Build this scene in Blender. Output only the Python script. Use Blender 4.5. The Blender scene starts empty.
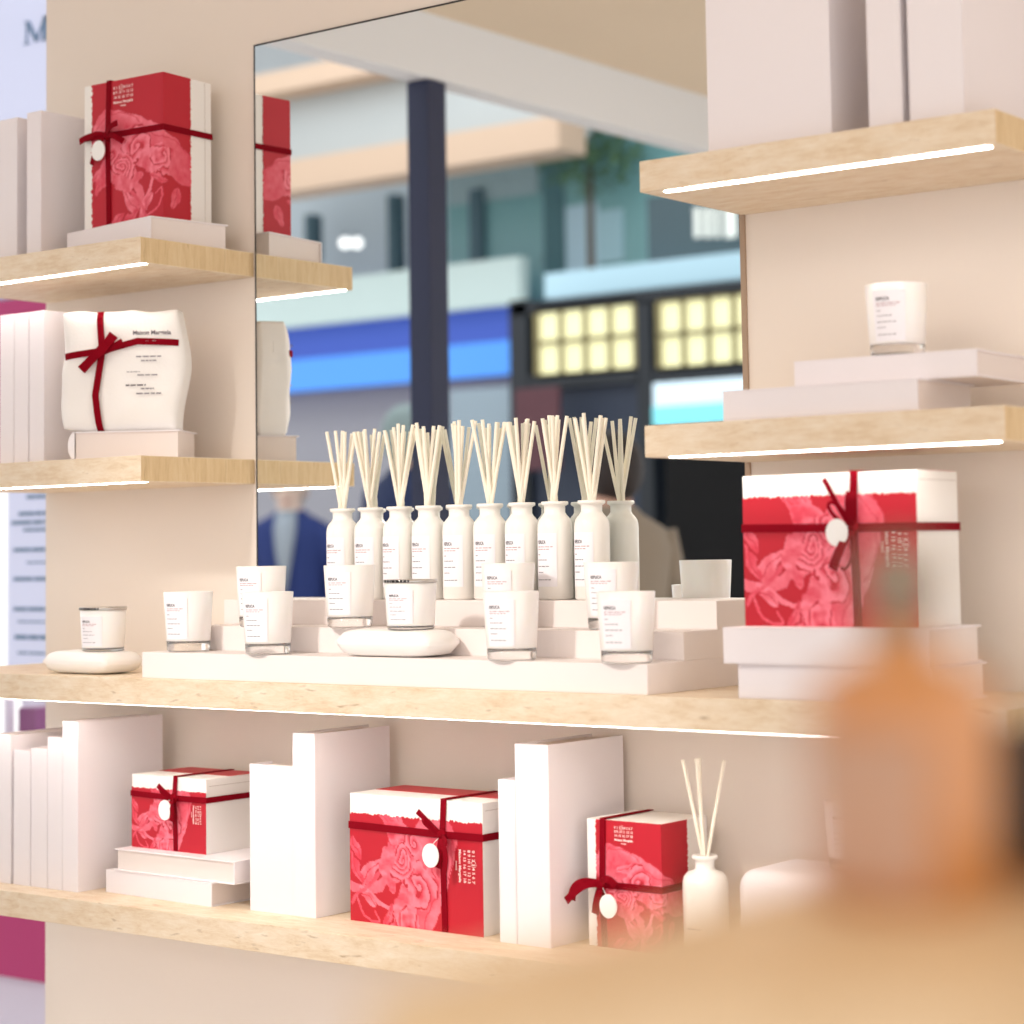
import bpy, bmesh, math, random
import numpy as np
from mathutils import Vector, Matrix, noise
random.seed(7)
SC = bpy.context.scene
COL = SC.collection

# ------------------------------------------------------------------ camera
F_PX = 2118.45
CAM = Vector((2.0927, -2.6, 1.1914))
_a, _c, _r = (math.radians(v) for v in (37.5417, 4.189, -0.855))
_fw = Vector((-math.sin(_a), math.cos(_a), 0)); _rt = Vector((math.cos(_a), math.sin(_a), 0)); _up = Vector((0, 0, 1))
FW = _fw * math.cos(_c) + _up * math.sin(_c); _u2 = _up * math.cos(_c) - _fw * math.sin(_c)
RT = _rt * math.cos(_r) + _u2 * math.sin(_r); UP = _u2 * math.cos(_r) - _rt * math.sin(_r)
cd = bpy.data.cameras.new('camera'); cam = bpy.data.objects.new('camera', cd); COL.objects.link(cam)
M = Matrix((RT, UP, -FW)).transposed().to_4x4(); M.translation = CAM
cam.matrix_world = M
cd.sensor_width = 36; cd.lens = F_PX * 36 / 1024
cd.shift_y = -113.74 / 1024
cd.clip_start = .02; cd.clip_end = 80
cd.dof.use_dof = True; cd.dof.focus_distance = 3.22; cd.dof.aperture_fstop = 3.1
SC.camera = cam

# ------------------------------------------------------------------ world, exposure, lights
SC.view_settings.view_transform = 'Standard'; SC.view_settings.look = 'None'
SC.view_settings.exposure = 0.27; SC.view_settings.gamma = 1.0
SC.view_settings.use_curve_mapping = False
W = bpy.data.worlds.new('world'); SC.world = W; W.use_nodes = True
W.node_tree.nodes['Background'].inputs[0].default_value = (1.0, .982, .975, 1)
W.node_tree.nodes['Background'].inputs[1].default_value = 1.12

def area(name, loc, target, sx, sy, power, col):
    l = bpy.data.lights.new(name, 'AREA'); l.shape = 'RECTANGLE'; l.size = sx; l.size_y = sy
    l.energy = power; l.color = col
    o = bpy.data.objects.new(name, l); COL.objects.link(o); o.location = loc
    d = Vector(target) - Vector(loc); o.rotation_euler = d.to_track_quat('-Z', 'Y').to_euler()
    return o
sl = bpy.data.lights.new('ceiling_spot_light', 'SPOT'); sl.energy = 120; sl.spot_size = math.radians(36); sl.spot_blend = .9; sl.shadow_soft_size = .09; sl.color = (1, .95, .90)
so = bpy.data.objects.new('ceiling_spot_light', sl); COL.objects.link(so); so.location = (-.35, -2.3, 2.5)
so.rotation_euler = (Vector((0, -.1, .98)) - so.location).to_track_quat('-Z', 'Y').to_euler()
area('ceiling_fill_light', (.8, -2.6, 2.55), (.3, 0, 1.2), 1.6, .8, 12, (1, .95, .91))  # unseen area lamp added as soft fill for the shelves
area('mall_fill_light', (-5.0, -5.0, 4.6), (-5.0, -6.5, 1.0), 5, 2, 70, (.95, .98, 1))  # added area lamp, out of view, brightens the mirrored mall

# ------------------------------------------------------------------ materials
def lin(c):
    return tuple(((v / 255) / 12.92 if v / 255 <= .04045 else ((v / 255 + .055) / 1.055) ** 2.4) for v in c)
def mat(name, rgb, rough=.6, metal=0, emit=0, spec=None, trans=0, sss=0, coat=0, bump=0, bscale=60, vary=0):
    m = bpy.data.materials.new(name); m.use_nodes = True; nt = m.node_tree; b = nt.nodes['Principled BSDF']
    c = lin(rgb) + (1,)
    b.inputs['Base Color'].default_value = c
    b.inputs['Roughness'].default_value = rough; b.inputs['Metallic'].default_value = metal
    if spec is not None: b.inputs['Specular IOR Level'].default_value = spec
    if trans: b.inputs['Transmission Weight'].default_value = trans; b.inputs['IOR'].default_value = 1.48
    if sss:
        b.inputs['Subsurface Weight'].default_value = sss; b.inputs['Subsurface Radius'].default_value = (.02, .015, .01)
    if coat: b.inputs['Coat Weight'].default_value = coat
    if emit:
        b.inputs['Emission Color'].default_value = c; b.inputs['Emission Strength'].default_value = emit
    if bump or vary:
        t = nt.nodes.new('ShaderNodeTexCoord'); n = nt.nodes.new('ShaderNodeTexNoise'); n.inputs['Scale'].default_value = bscale
        n.inputs['Detail'].default_value = 4
        nt.links.new(t.outputs['Object'], n.inputs['Vector'])
        if bump:
            bp = nt.nodes.new('ShaderNodeBump'); bp.inputs['Strength'].default_value = bump; bp.inputs['Distance'].default_value = .002
            nt.links.new(n.outputs['Fac'], bp.inputs['Height']); nt.links.new(bp.outputs['Normal'], b.inputs['Normal'])
        if vary:
            r = nt.nodes.new('ShaderNodeValToRGB'); r.color_ramp.elements[0].position = .3; r.color_ramp.elements[1].position = .7
            r.color_ramp.elements[0].color = tuple(v * (1 - vary) for v in c[:3]) + (1,)
            r.color_ramp.elements[1].color = tuple(min(1, v * (1 + vary)) for v in c[:3]) + (1,)
            nt.links.new(n.outputs['Fac'], r.inputs['Fac']); nt.links.new(r.outputs['Color'], b.inputs['Base Color'])
    return m

def stone(name, stretch, cols, fine):
    m = bpy.data.materials.new(name); m.use_nodes = True; nt = m.node_tree; b = nt.nodes['Principled BSDF']
    b.inputs['Roughness'].default_value = .55
    t = nt.nodes.new('ShaderNodeTexCoord'); mp = nt.nodes.new('ShaderNodeMapping'); mp.inputs['Scale'].default_value = stretch
    n = nt.nodes.new('ShaderNodeTexNoise'); n.inputs['Scale'].default_value = 11; n.inputs['Detail'].default_value = 12
    n.inputs['Roughness'].default_value = .78; n.inputs['Distortion'].default_value = .35
    r = nt.nodes.new('ShaderNodeValToRGB'); e = r.color_ramp.elements
    e[0].position = .28; e[0].color = lin(cols[0]) + (1,); e[1].position = .72; e[1].color = lin(cols[2]) + (1,)
    q = e.new(.48); q.color = lin(cols[1]) + (1,)
    n2 = nt.nodes.new('ShaderNodeTexNoise'); n2.inputs['Scale'].default_value = fine; n2.inputs['Detail'].default_value = 3
    r2 = nt.nodes.new('ShaderNodeValToRGB'); e2 = r2.color_ramp.elements
    e2[0].position = .24; e2[0].color = (.45, .33, .22, 1); e2[1].position = .34; e2[1].color = (1, 1, 1, 1)
    mx = nt.nodes.new('ShaderNodeMix'); mx.data_type = 'RGBA'; mx.blend_type = 'MULTIPLY'; mx.inputs['Factor'].default_value = .6
    L = nt.links.new
    L(t.outputs['Object'], mp.inputs['Vector']); L(mp.outputs[0], n.inputs['Vector']); L(mp.outputs[0], n2.inputs['Vector'])
    L(n.outputs['Fac'], r.inputs['Fac']); L(n2.outputs['Fac'], r2.inputs['Fac'])
    L(r.outputs['Color'], mx.inputs['A']); L(r2.outputs['Color'], mx.inputs['B'])
    L(mx.outputs['Result'], b.inputs['Base Color'])
    return m

M_WALL = mat('cream_wall', (237, 225, 213), .8, vary=.015, bscale=2)
M_TRAV = stone('travertine', (1.6, 5, 7), ((214, 182, 142), (234, 213, 184), (247, 234, 214)), 16)
M_END = stone('travertine_end', (6, 9, .8), ((205, 172, 124), (224, 195, 150), (236, 213, 174)), 20)
M_LED = mat('led_strip', (255, 247, 242), emit=16)
M_PAPER = mat('white_paper', (243, 236, 238), .65, bump=.03, bscale=300)
M_PAGES = mat('page_block', (238, 226, 220), .8, bump=.15, bscale=500)
M_SPINE = mat('white_spine', (246, 241, 243), .6)
M_PLINTH = mat('plinth_white', (246, 236, 232), .55)
M_BOXW = mat('gift_box_white', (247, 243, 238), .6)
M_RIB = mat('velvet_ribbon', (132, 0, 22), .85, spec=.1, bump=.3, bscale=900)
M_TAG = mat('white_tag', (250, 248, 245), .5)
M_INKW = mat('white_print', (250, 225, 220), .6)
M_INK = mat('grey_print', (142, 135, 140), .7)
M_INKD = mat('dark_print', (96, 88, 94), .7)
M_INKR = mat('red_print', (196, 158, 162), .7)
M_LABEL = mat('label_paper', (250, 246, 250), .6)
M_FROST = mat('frosted_white_glass', (252, 247, 243), .28, sss=.15, coat=.3)
M_BOTTLE = mat('opal_glass', (252, 248, 241), .32, coat=.25)
M_CLEAR = mat('clear_glass', (255, 253, 250), .08, trans=.95)
M_REED = mat('ivory_reed', (249, 240, 222), .7)
M_CLOTH = mat('cotton_cloth', (249, 245, 241), .9, bump=.25, bscale=220)
M_SOAP = mat('white_ceramic', (253, 249, 244), .4, sss=.1)
M_MIRROR = mat('mirror_glass', (244, 247, 246), .0, metal=1)
M_EDGE = mat('mirror_edge', (38, 34, 34), .35)
M_EDGEB = mat('mirror_backing', (170, 145, 122), .5)
M_BLACK = mat('black_print', (18, 18, 20), .4)
M_STEEL = mat('brushed_metal', (200, 195, 190), .3, metal=1)
M_WAX = mat('candle_wax', (245, 228, 205), .5, sss=.2)
M_WICK = mat('wick', (60, 50, 45), .9)
M_VC = bpy.data.materials.new('printed_red_paper'); M_VC.use_nodes = True
_at = M_VC.node_tree.nodes.new('ShaderNodeAttribute'); _at.attribute_name = 'print'
M_VC.node_tree.links.new(_at.outputs['Color'], M_VC.node_tree.nodes['Principled BSDF'].inputs['Base Color'])
M_VC.node_tree.nodes['Principled BSDF'].inputs['Roughness'].default_value = .55

# ------------------------------------------------------------------ helpers
def ray(u, v): return FW + RT * ((u - 512) / F_PX) - UP * ((v - 512 + 113.74) / F_PX)
def at(u, v, x=None, y=None, z=None, dep=None):
    """the place seen at a point of the photograph, on a plane of the room"""
    d = ray(u, v)
    t = dep if dep is not None else (x - CAM.x) / d.x if x is not None else (y - CAM.y) / d.y if y is not None else (z - CAM.z) / d.z
    return CAM + d * t

class MB:
    def __init__(s): s.v = []; s.f = []; s.m = []; s.sm = []
    def add(s, vs, fs, mi=0, smooth=False):
        o = len(s.v); s.v += [tuple(p) for p in vs]
        for f in fs: s.f.append(tuple(i + o for i in f)); s.m.append(mi); s.sm.append(smooth)
    def box(s, x0, x1, y0, y1, z0, z1, mi=0):
        vs = [(x, y, z) for z in (z0, z1) for y in (y0, y1) for x in (x0, x1)]
        s.add(vs, [(0, 2, 3, 1), (4, 5, 7, 6), (0, 1, 5, 4), (2, 6, 7, 3), (0, 4, 6, 2), (1, 3, 7, 5)], mi); return s
    def lathe(s, prof, n=40, mi=0, cx=0, cy=0, a0=0, a1=2 * math.pi, smooth=True):
        full = abs(a1 - a0 - 2 * math.pi) < 1e-6; k = n if full else n + 1
        vs = []
        for r, z in prof:
            for i in range(k):
                a = a0 + (a1 - a0) * i / n; vs.append((cx + r * math.cos(a), cy + r * math.sin(a), z))
        fs = []
        for j in range(len(prof) - 1):
            for i in range(n):
                i2 = (i + 1) % k
                fs.append((j * k + i, j * k + i2, (j + 1) * k + i2, (j + 1) * k + i))
        s.add(vs, fs, mi, smooth); return s
    def tube(s, a, b, r, n=8, mi=0, r2=None):
        a = Vector(a); b = Vector(b); d = (b - a).normalized(); t = d.orthogonal().normalized(); w = d.cross(t); r2 = r if r2 is None else r2
        vs = [p + (t * math.cos(2 * math.pi * i / n) + w * math.sin(2 * math.pi * i / n)) * q for p, q in ((a, r), (b, r2)) for i in range(n)]
        fs = [(i, (i + 1) % n, n + (i + 1) % n, n + i) for i in range(n)] + [tuple(range(n))[::-1], tuple(range(n, 2 * n))]
        s.add(vs, fs, mi); return s
    def strip(s, pts, wv, th, nv, mi=0):
        """ribbon through pts, width vectors wv, thickness th along normals nv"""
        vs = []
        for p, w, n in zip(pts, wv, nv):
            p, w, n = Vector(p), Vector(w), Vector(n).normalized() * th
            vs += [p - w, p + w, p + w + n, p - w + n]
        fs = []
        k = len(pts)
        for i in range(k - 1):
            for j in range(4):
                j2 = (j + 1) % 4
                fs.append((i * 4 + j, i * 4 + j2, i * 4 + 4 + j2, i * 4 + 4 + j))
        fs += [(3, 2, 1, 0), tuple(4 * (k - 1) + j for j in range(4))]
        s.add(vs, fs, mi, False); return s
    def build(s, name, mats, parent=None, bevel=0, kind=None, loc=None, rz=0, smooth_all=False):
        me = bpy.data.meshes.new(name); me.from_pydata(s.v, [], s.f)
        for m in (mats if isinstance(mats, (list, tuple)) else [mats]): me.materials.append(m)
        me.polygons.foreach_set('material_index', s.m)
        me.polygons.foreach_set('use_smooth', [True] * len(s.sm) if smooth_all else s.sm)
        me.update()
        if bevel:
            bm = bmesh.new(); bm.from_mesh(me); bmesh.ops.recalc_face_normals(bm, faces=bm.faces)
            bmesh.ops.bevel(bm, geom=[e for e in bm.edges if e.calc_face_angle(0) > .6], offset=bevel, segments=2, affect='EDGES', profile=.6)
            bm.to_mesh(me); bm.free()
        else:
            bm = bmesh.new(); bm.from_mesh(me); bmesh.ops.recalc_face_normals(bm, faces=bm.faces); bm.to_mesh(me); bm.free()
        o = bpy.data.objects.new(name, me); COL.objects.link(o)
        if parent: o.parent = parent
        if loc is not None: o.location = loc
        o.rotation_euler.z = rz
        if kind: o['kind'] = kind
        return o

def tag(o, label, cat, group=None):
    o['label'] = label; o['category'] = cat
    if group: o['group'] = group
    return o
def thing(name, label, cat, loc=(0, 0, 0), rz=0, group=None):
    o = bpy.data.objects.new(name, None); COL.objects.link(o); o.empty_display_size = .03
    o.location = loc; o.rotation_euler.z = rz
    return tag(o, label, cat, group)
def dup(root, label, loc, rz=None, group=None):
    r = root.copy(); COL.objects.link(r); r.location = loc; r['label'] = label
    if rz is not None: r.rotation_euler.z = rz
    if group: r['group'] = group
    for ch in list(root.children):
        c = ch.copy(); COL.objects.link(c); c.parent = r
        for g in list(ch.children):
            d = g.copy(); COL.objects.link(d); d.parent = c
    return r
def text_geo(s, size, bold=0):
    cu = bpy.data.curves.new('t', 'FONT'); cu.body = s; cu.size = size; cu.resolution_u = 2; cu.offset = bold
    o = bpy.data.objects.new('t', cu); COL.objects.link(o)
    dg = bpy.context.evaluated_depsgraph_get(); me = bpy.data.meshes.new_from_object(o.evaluated_get(dg))
    vs = [tuple(v.co) for v in me.vertices]; fs = [tuple(p.vertices) for p in me.polygons]
    bpy.data.objects.remove(o); bpy.data.curves.remove(cu); bpy.data.meshes.remove(me)
    return vs, fs
def bars(x, z, w, h, rnd, wmin=.1, wmax=.28, gap=.06):
    """a line of print too small to read: word-long dashes inside width w"""
    out = []; p = x
    while p < x + w * .97:
        l = min(w * rnd.uniform(wmin, wmax), x + w - p); out.append((p, p + l, z, z + h)); p += l + w * gap
    return out

# ------------------------------------------------------------------ the setting
ZU, ZM, ZC, ZL = 1.7139, 1.3582, 1.0025, .643        # shelf tops
XE, XR, XRR = -.4608, .5168, 1.0295                  # left shelves' end, right shelves' two ends
DS, TH = .2613, .0423
FLOOR = -.15
MB().box(-1.004, 3.2, 0, .12, FLOOR, 2.6).build('wall_back', M_WALL, kind='structure')
M_FLOOR = mat('pale_floor', (222, 214, 208), .45, vary=.05, bscale=3)
MB().box(-9.5, 3.6, -9.2, 3.0, FLOOR - .1, FLOOR).build('floor', M_FLOOR, kind='structure')
M_CEIL = mat('beige_ceiling', (232, 214, 190), .85, vary=.01, bscale=3)
MB().box(-1.38, 3.2, -5.2, .12, 2.6, 2.68).build('ceiling', M_CEIL, kind='structure')
M_FASC = mat('pale_fascia', (232, 234, 238), .6)
MB().box(-1.46, -1.38, -5.2, -.02, 2.43, 2.68).build('trim_1', M_FASC, kind='structure', bevel=.004)
M_POST = mat('navy_post', (32, 40, 72), .6)

# mirror
mr = thing('wall_mirror', 'large frameless mirror on the cream wall behind the diffusers', 'mirror', (0, 0, 0))
ZT = 2.0751; XM = -.4545
g = MB(); g.box(XM + .003, XR - .002, -.004, 0, 1.10, ZT - .003); g.build('mirror_glass', M_MIRROR, mr)
g = MB(); g.box(XM, XM + .0028, -.0045, 0, 1.10, ZT); g.box(XM + .003, XR, -.0045, 0, ZT - .0026, ZT); g.build('edge_trim', M_EDGE, mr)
g = MB(); g.box(XR - .002, XR + .006, -.0045, 0, 1.10, ZT); g.build('side_trim', M_EDGEB, mr)

def shelf(name, label, x0, x1, ztop, d, lx0, lx1, back=0.0):
    t = thing(name, label, 'shelf', (x0, 0, ztop - TH))
    L = x1 - x0
    g = MB(); g.box(0, L, -d, back, 0, TH)
    g.m[-1] = 1; g.m[-2] = 1
    g.build('board', [M_TRAV, M_END], t, bevel=.0012)
    g = MB(); y0 = -d + .010; w = .011; r = w / 2; n = 6
    pts = [(lx0 - x0 + r - r * math.sin(math.pi * i / n), y0 + r + r * math.cos(math.pi * i / n)) for i in range(n + 1)]
    pts += [(lx1 - x0 - r + r * math.sin(math.pi * i / n), y0 + r - r * math.cos(math.pi * i / n)) for i in range(n + 1)]
    k = len(pts)
    g.add([(x, y, z) for z in (-.0012, .0004) for x, y in pts], [tuple(range(k)), tuple(range(2 * k - 1, k - 1, -1))] + [(i, (i + 1) % k, k + (i + 1) % k, k + i) for i in range(k)])
    o = g.build('light_strip', M_LED, t); o['label'] = 'glowing white light strip'
    return t
shelf('wall_shelf', 'travertine wall shelf at upper left, under the tall red gift box', -1.0, XE, ZU, DS, -.99, XE - .003)
shelf('wall_shelf', 'travertine wall shelf at middle left, under the cloth-wrapped parcel', -1.0, XE, ZM, DS, -.99, XE - .003)
shelf('wall_shelf', 'travertine wall shelf at upper right, topmost beside the mirror', XR, XRR, ZU, DS, XR + .03, XRR - .012)
shelf('wall_shelf', 'travertine wall shelf at middle right, just above the large red gift box', XR, XRR, ZM, DS, XR + .03, XRR - .012)
shelf('long_shelf', 'long travertine shelf carrying all the candles and diffusers', -1.0, XRR, ZC, .28, -.99, XRR - .02)
shelf('long_shelf', 'lowest long travertine shelf holding white books and gift boxes', -1.0, XRR, ZL, .28, -.99, XRR - .02)

# stepped plinth
t = thing('stepped_plinth', 'low white three-step riser on the long shelf below the mirror', 'plinth', (0, 0, ZC))
P0 = ZC
MB().box(-.4539, .517, -.2655, -.0008 - .006, 0, 1.0432 - P0).build('bottom_step', M_PLINTH, t, bevel=.001)
MB().box(-.435, .517, -.177, -.0068, 1.0432 - P0, 1.0822 - P0).build('middle_step', M_PLINTH, t, bevel=.001)
MB().box(-.445, .517, -.0915, -.0068, 1.0822 - P0, 1.1215 - P0).build('top_step', M_PLINTH, t, bevel=.001)

# ------------------------------------------------------------------ books and plain boxes
def book(label, corner, z, t, dp, h, mode='up', rz=0, group=None, spine='front', name='white_book', seed=0):
    """corner = (x, y) of the front right bottom corner; local box spans x -W..0, y 0..D, z 0..H"""
    o = thing(name, label, 'book', (corner[0], corner[1], z), rz, group)
    c = .0022; ov = .004
    cov = MB(); pg = MB()
    if mode == 'up':      # spine to the front, boards left and right
        cov.box(-t, -t + c, 0, dp, 0, h); cov.box(-c, 0, 0, dp, 0, h); cov.box(-t + c, -c, 0, c, 0, h)
        pg.box(-t + c, -c, c, dp - ov, 0.0008, h - ov)
    else:                 # lying: h along x, dp along y, t up
        W = h
        x0, x1, y0, y1 = -W, 0, 0, dp
        cov.box(x0, x1, y0, y1, 0, c); cov.box(x0, x1, y0, y1, t - c, t)
        px0, px1, py0, py1 = x0 + ov, x1 - ov, y0 + ov, y1 - ov
        if spine == 'front': cov.box(x0, x1, y0, y0 + c, c, t - c); py0 = y0 + c
        if spine == 'right': cov.box(x1 - c, x1, y0, y1, c, t - c); px1 = x1 - c
        if spine == 'left':
            n = 8; vs = []
            for y in (y0, y1):
                for i in range(n + 1):
                    a = math.pi * i / n; vs.append((x0 + .004 - math.sin(a) * .012, y, t / 2 - math.cos(a) * t / 2))
            m = n + 1
            cov.add(vs, [(i, i + 1, m + i + 1, m + i) for i in range(n)] + [tuple(range(m)), tuple(range(2 * m - 1, m - 1, -1))], 1)
            px0 = x0 + .004
        pg.box(px0, px1, py0, py1, c, t - c)
    cov.build('cover', [M_PAPER, M_SPINE], o, bevel=.0006 if spine != 'left' else 0)
    pg.build('pages', M_PAGES, o)
    return o
GU = 'white books upright on the upper left shelf'
a = at(17, 254, y=-.19); book('white book at the far left end of the upper left shelf', (a.x, -.19), ZU, .05, .15, .262)
a = at(41, 250, y=-.20); book('white upright book next to the tall red gift box, upper left shelf', (a.x, -.20), ZU, .038, .15, .262)
book('white book lying flat under the tall red gift box', (-.490, -.212), ZU, .043, .160, .250, 'flat', rz=math.radians(-8), spine='front')
for u, lb, t_ in ((44, 'white upright book nearest to the cloth-wrapped parcel', .042), (28, 'white upright book second from the cloth-wrapped parcel', .040), (13.5, 'white upright book third from the cloth-wrapped parcel, at shelf left', .040)):
    a = at(u, 450, y=-.22); book(lb, (a.x, -.22), ZM, t_ - .003, .16, .262)
a = at(188, 445, y=-.06)
b0 = book('thick white book with rounded spine lying under the cloth-wrapped parcel', (-.490, -.148), ZM, .047, .105, .185, 'flat', rz=math.radians(30), spine='left')

for u, w, vt, lb, bk in ((78, .0395, 722, 'tallest white book on lowest shelf, left of the small landscape gift box', .19), (62, .037, 738, 'white book touching the left side of the tallest book at lower left', .10),
                     (47, .042, 749, 'short off-white book on the lowest shelf, fourth from its left edge', .10), (30, .044, 751, 'short off-white book beside a wide pale book at lower left', .10), (10.5, .05, 735, 'wide pale book at the far left of the lowest shelf', .2)):
    a = at(u, 890, y=-.228); zt = at(u, vt, y=-.228).z
    book(lb, (a.x, -.228), ZL, w - .0006, bk, zt - ZL)
book('white book lying on the lowest shelf, bottom of the pair under the small gift box', (-.354, -.212), ZL, .037, .17, .262, 'flat', rz=math.radians(-3), spine='front')
book('white book lying directly under the small landscape gift box', (-.307, -.208), ZL + .0375, .036, .17, .282, 'flat', rz=math.radians(-1), spine='right')
a = at(294, 914, y=-.2); book('shorter white book between the two lying books and the tall white book', (a.x, -.2), ZL, .0935, .05, .226)
a = at(316, 919, y=-.2); book('tall white book directly left of the larger landscape gift box on lowest shelf', (a.x, -.2), ZL, .0465, .175, .278)
a = at(517, 944, y=-.2); book('short white book right of the larger landscape gift box on lowest shelf', (a.x, -.2), ZL, .030, .10, .228)
a = at(551, 950, y=-.2); book('tall white book behind the bow of the small upright gift box', (a.x, -.2), ZL, .0585, .185, .280)
a = at(973, 900, y=-.19); zt = at(973, 793, y=-.19).z; book('short white book at the right end of the lowest shelf, beside the bottle', (a.x, -.19), ZL, .035, .16, zt - ZL)
a = at(1003, 900, y=-.19); zt = at(1003, 783, y=-.19).z; book('white book at the far right end of the lowest shelf', (a.x, -.19), ZL, .037, .16, zt - ZL)
# upper right shelf
t = thing('display_box', 'large white cube box on the upper right shelf', 'box', (.795, -.235, ZU))
MB().box(-.185, 0, 0, .12, 0, .215).build('box_body', M_PAPER, t, bevel=.0008)
MB().box(-.1853, .0003, -.0003, .1203, .215, .255).build('lid', M_PAPER, t, bevel=.0008)
a = at(903, 124, y=-.24); book('thin white upright book between the white cube box and the thick book', (a.x, -.24), ZU, .047, .16, .27)
a = at(965, 118, y=-.24); book('thick white upright book at the right end of the upper right shelf', (a.x, -.24), ZU, .074, .19, .29)
a = at(917, 411, y=-.25)
book('white book lying at the bottom of the stack on the middle right shelf', (.912, -.25), ZM, .040, .16, .279, 'flat', spine='front')
book('white book on top of the stack, under the single candle at right', (.975, -.215), ZM + .0403, .034, .17, .25, 'flat', rz=math.radians(2), spine='front')
# counter right stack
book('thick white book lying right under the largest red gift box', (.925, -.262), ZC + .0445, .046, .155, .286, 'flat', rz=math.radians(2), spine='front')
book('thick white book at the bottom of the stack under the largest red gift box', (.925, -.255), ZC, .044, .155, .272, 'flat', rz=math.radians(1), spine='front')

# ------------------------------------------------------------------ gift boxes
def fbm(x, y, s, seed, oct=3):
    rs = np.random.RandomState(seed); out = np.zeros_like(x); amp = 1; tot = 0
    for k in range(oct):
        G = rs.rand(64, 64); X = x * s; Y = y * s
        xi = np.floor(X).astype(int); yi = np.floor(Y).astype(int); fx = X - xi; fy = Y - yi
        fx = fx * fx * (3 - 2 * fx); fy = fy * fy * (3 - 2 * fy)
        g = lambda i, j: G[(xi + i) % 64, (yi + j) % 64]
        out += amp * (g(0, 0) * (1 - fx) * (1 - fy) + g(1, 0) * fx * (1 - fy) + g(0, 1) * (1 - fx) * fy + g(1, 1) * fx * fy)
        tot += amp; amp *= .5; s *= 2
    return out / tot - .5
def art(p, q):
    """colours of the printed sleeve; p across the front (over 1 = round the side), q upward 0..1"""
    A = 1.38                               # q is longer than p
    x = p; y = q * A
    wx = x + fbm(x, y, 5, 1) * .13; wy = y + fbm(x, y, 5, 2) * .13
    base = np.zeros_like(x); tone = np.zeros_like(x)
    def paint(mask, val):
        nonlocal tone
        tone = np.where(mask, val, tone)
    # veil sweeping down to the right
    top = np.interp(wx, [0, .12, .20, .30, .45, .86, 1.3, 1.9], [0, .98, 1.09, 1.12, 1.09, .93, .66, .3])
    bot = np.interp(wx, [0, .12, .3, .5, .8, 1.1, 1.5, 1.9], [.9, .86, .6, .6, .5, .45, .28, .2])
    veil = (wy < top) & (wy > bot) & (wx > .12)
    paint(veil, .62 + .7 * fbm(x * .5 + y * .9, y * .25 - x * .4, 4, 3, 3))
    paint(veil & (np.abs(wy - top + .05 + .04 * np.sin(wx * 9)) < .006), .45)
    def blob(cx, cy, rx, ry, rot, val, seed):
        c_, s_ = math.cos(rot), math.sin(rot); dx = wx - cx; dy = wy - cy; a_ = (dx * c_ + dy * s_) / rx; b_ = (-dx * s_ + dy * c_) / ry
        m = a_ * a_ + b_ * b_ < 1 + 1.6 * fbm(x, y, 11, seed)
        paint(m, val + .5 * fbm(x * 2.2, y, 9, seed + 1)); return m
    def rose(cx, cy, R, seed):
        dx = wx - cx; dy = (wy - cy) * 1.15; r = np.sqrt(dx * dx + dy * dy); th = np.arctan2(dy, dx)
        m = r < R * (1 + .16 * np.sin(th * 4 + seed) + .9 * fbm(x, y, 8, seed + 10))
        sp = r / R * 2.3 + th / 6.283 * 1.0 + 1.9 * fbm(x, y, 6, seed + 20)
        fr = sp - np.floor(sp); wd = .10 + .16 * (fbm(x, y, 12, seed + 5) + .5)
        paint(m, np.where(fr < wd, .08, .45 + .55 * fr + .4 * fbm(x, y, 16, seed + 7)))
    def leaf(x0, y0, x1, y1, w, val=.75):
        dx, dy = x1 - x0, y1 - y0; L = math.hypot(dx, dy); s = ((wx - x0) * dx + (wy - y0) * dy) / L / L
        n = np.abs((wx - x0) * -dy + (wy - y0) * dx) / L
        m = (s > 0) & (s < 1) & (n < w * np.sin(np.pi * np.clip(s, 0, 1)) ** .7)
        paint(m, val + .3 * fbm(x, y, 14, 5)); paint(m & (n < .005), .35)
    def stem(pts, w, val=.68):
        for (ax, ay), (bx, by) in zip(pts, pts[1:]):
            dx, dy = bx - ax, by - ay; LL = dx * dx + dy * dy
            s = np.clip(((wx - ax) * dx + (wy - ay) * dy) / LL, 0, 1)
            paint(np.hypot(wx - ax - s * dx, wy - ay - s * dy) < w, val)
    stem([(.60, .60), (.66, .42), (.72, .25), (.76, .12), (.74, .0)], .034, .72)
    stem([(.88, .55), (.84, .38), (.79, .22), (.74, .08)], .020, .82)
    stem([(.50, .48), (.60, .34), (.70, .20), (.80, .06), (.84, .0)], .016, .6)
    stem([(.76, .08), (.86, .06), (.95, .12), (1.0, .22), (.97, .32), (.90, .26)], .010, .62)
    stem([(.7, .12), (.55, .03), (.45, .0)], .014, .6)
    leaf(.72, .10, .50, .30, .060); leaf(.80, .10, .86, .27, .045); leaf(.48, .02, .72, .12, .04, .6); leaf(.30, .0, .52, .10, .035, .6)
    leaf(.14, .30, .34, .62, .055, .66); leaf(.10, .46, .30, .52, .05, .75); leaf(1.1, .1, 1.2, .34, .06, .6)
    blob(.45, .50, .13, .20, .5, .7, 31); blob(.30, .50, .10, .12, .2, .66, 33); blob(.85, .60, .16, .12, .4, .72, 35); blob(.62, .38, .14, .06, .6, .66, 36)
    rose(.66, .74, .19, 1); rose(.50, .55, .15, 5); rose(.96, .60, .13, 7); rose(.36, .66, .11, 9)
    leaf(.40, .80, .58, .92, .045, .82); leaf(.80, .44, 1.05, .40, .04, .6)
    tn = np.clip(tone, 0, 1)[..., None]
    # finer brush texture of the print inside the pink
    tn = tn * (1 + .3 * fbm(x, y, 22, 8)[..., None])
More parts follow.
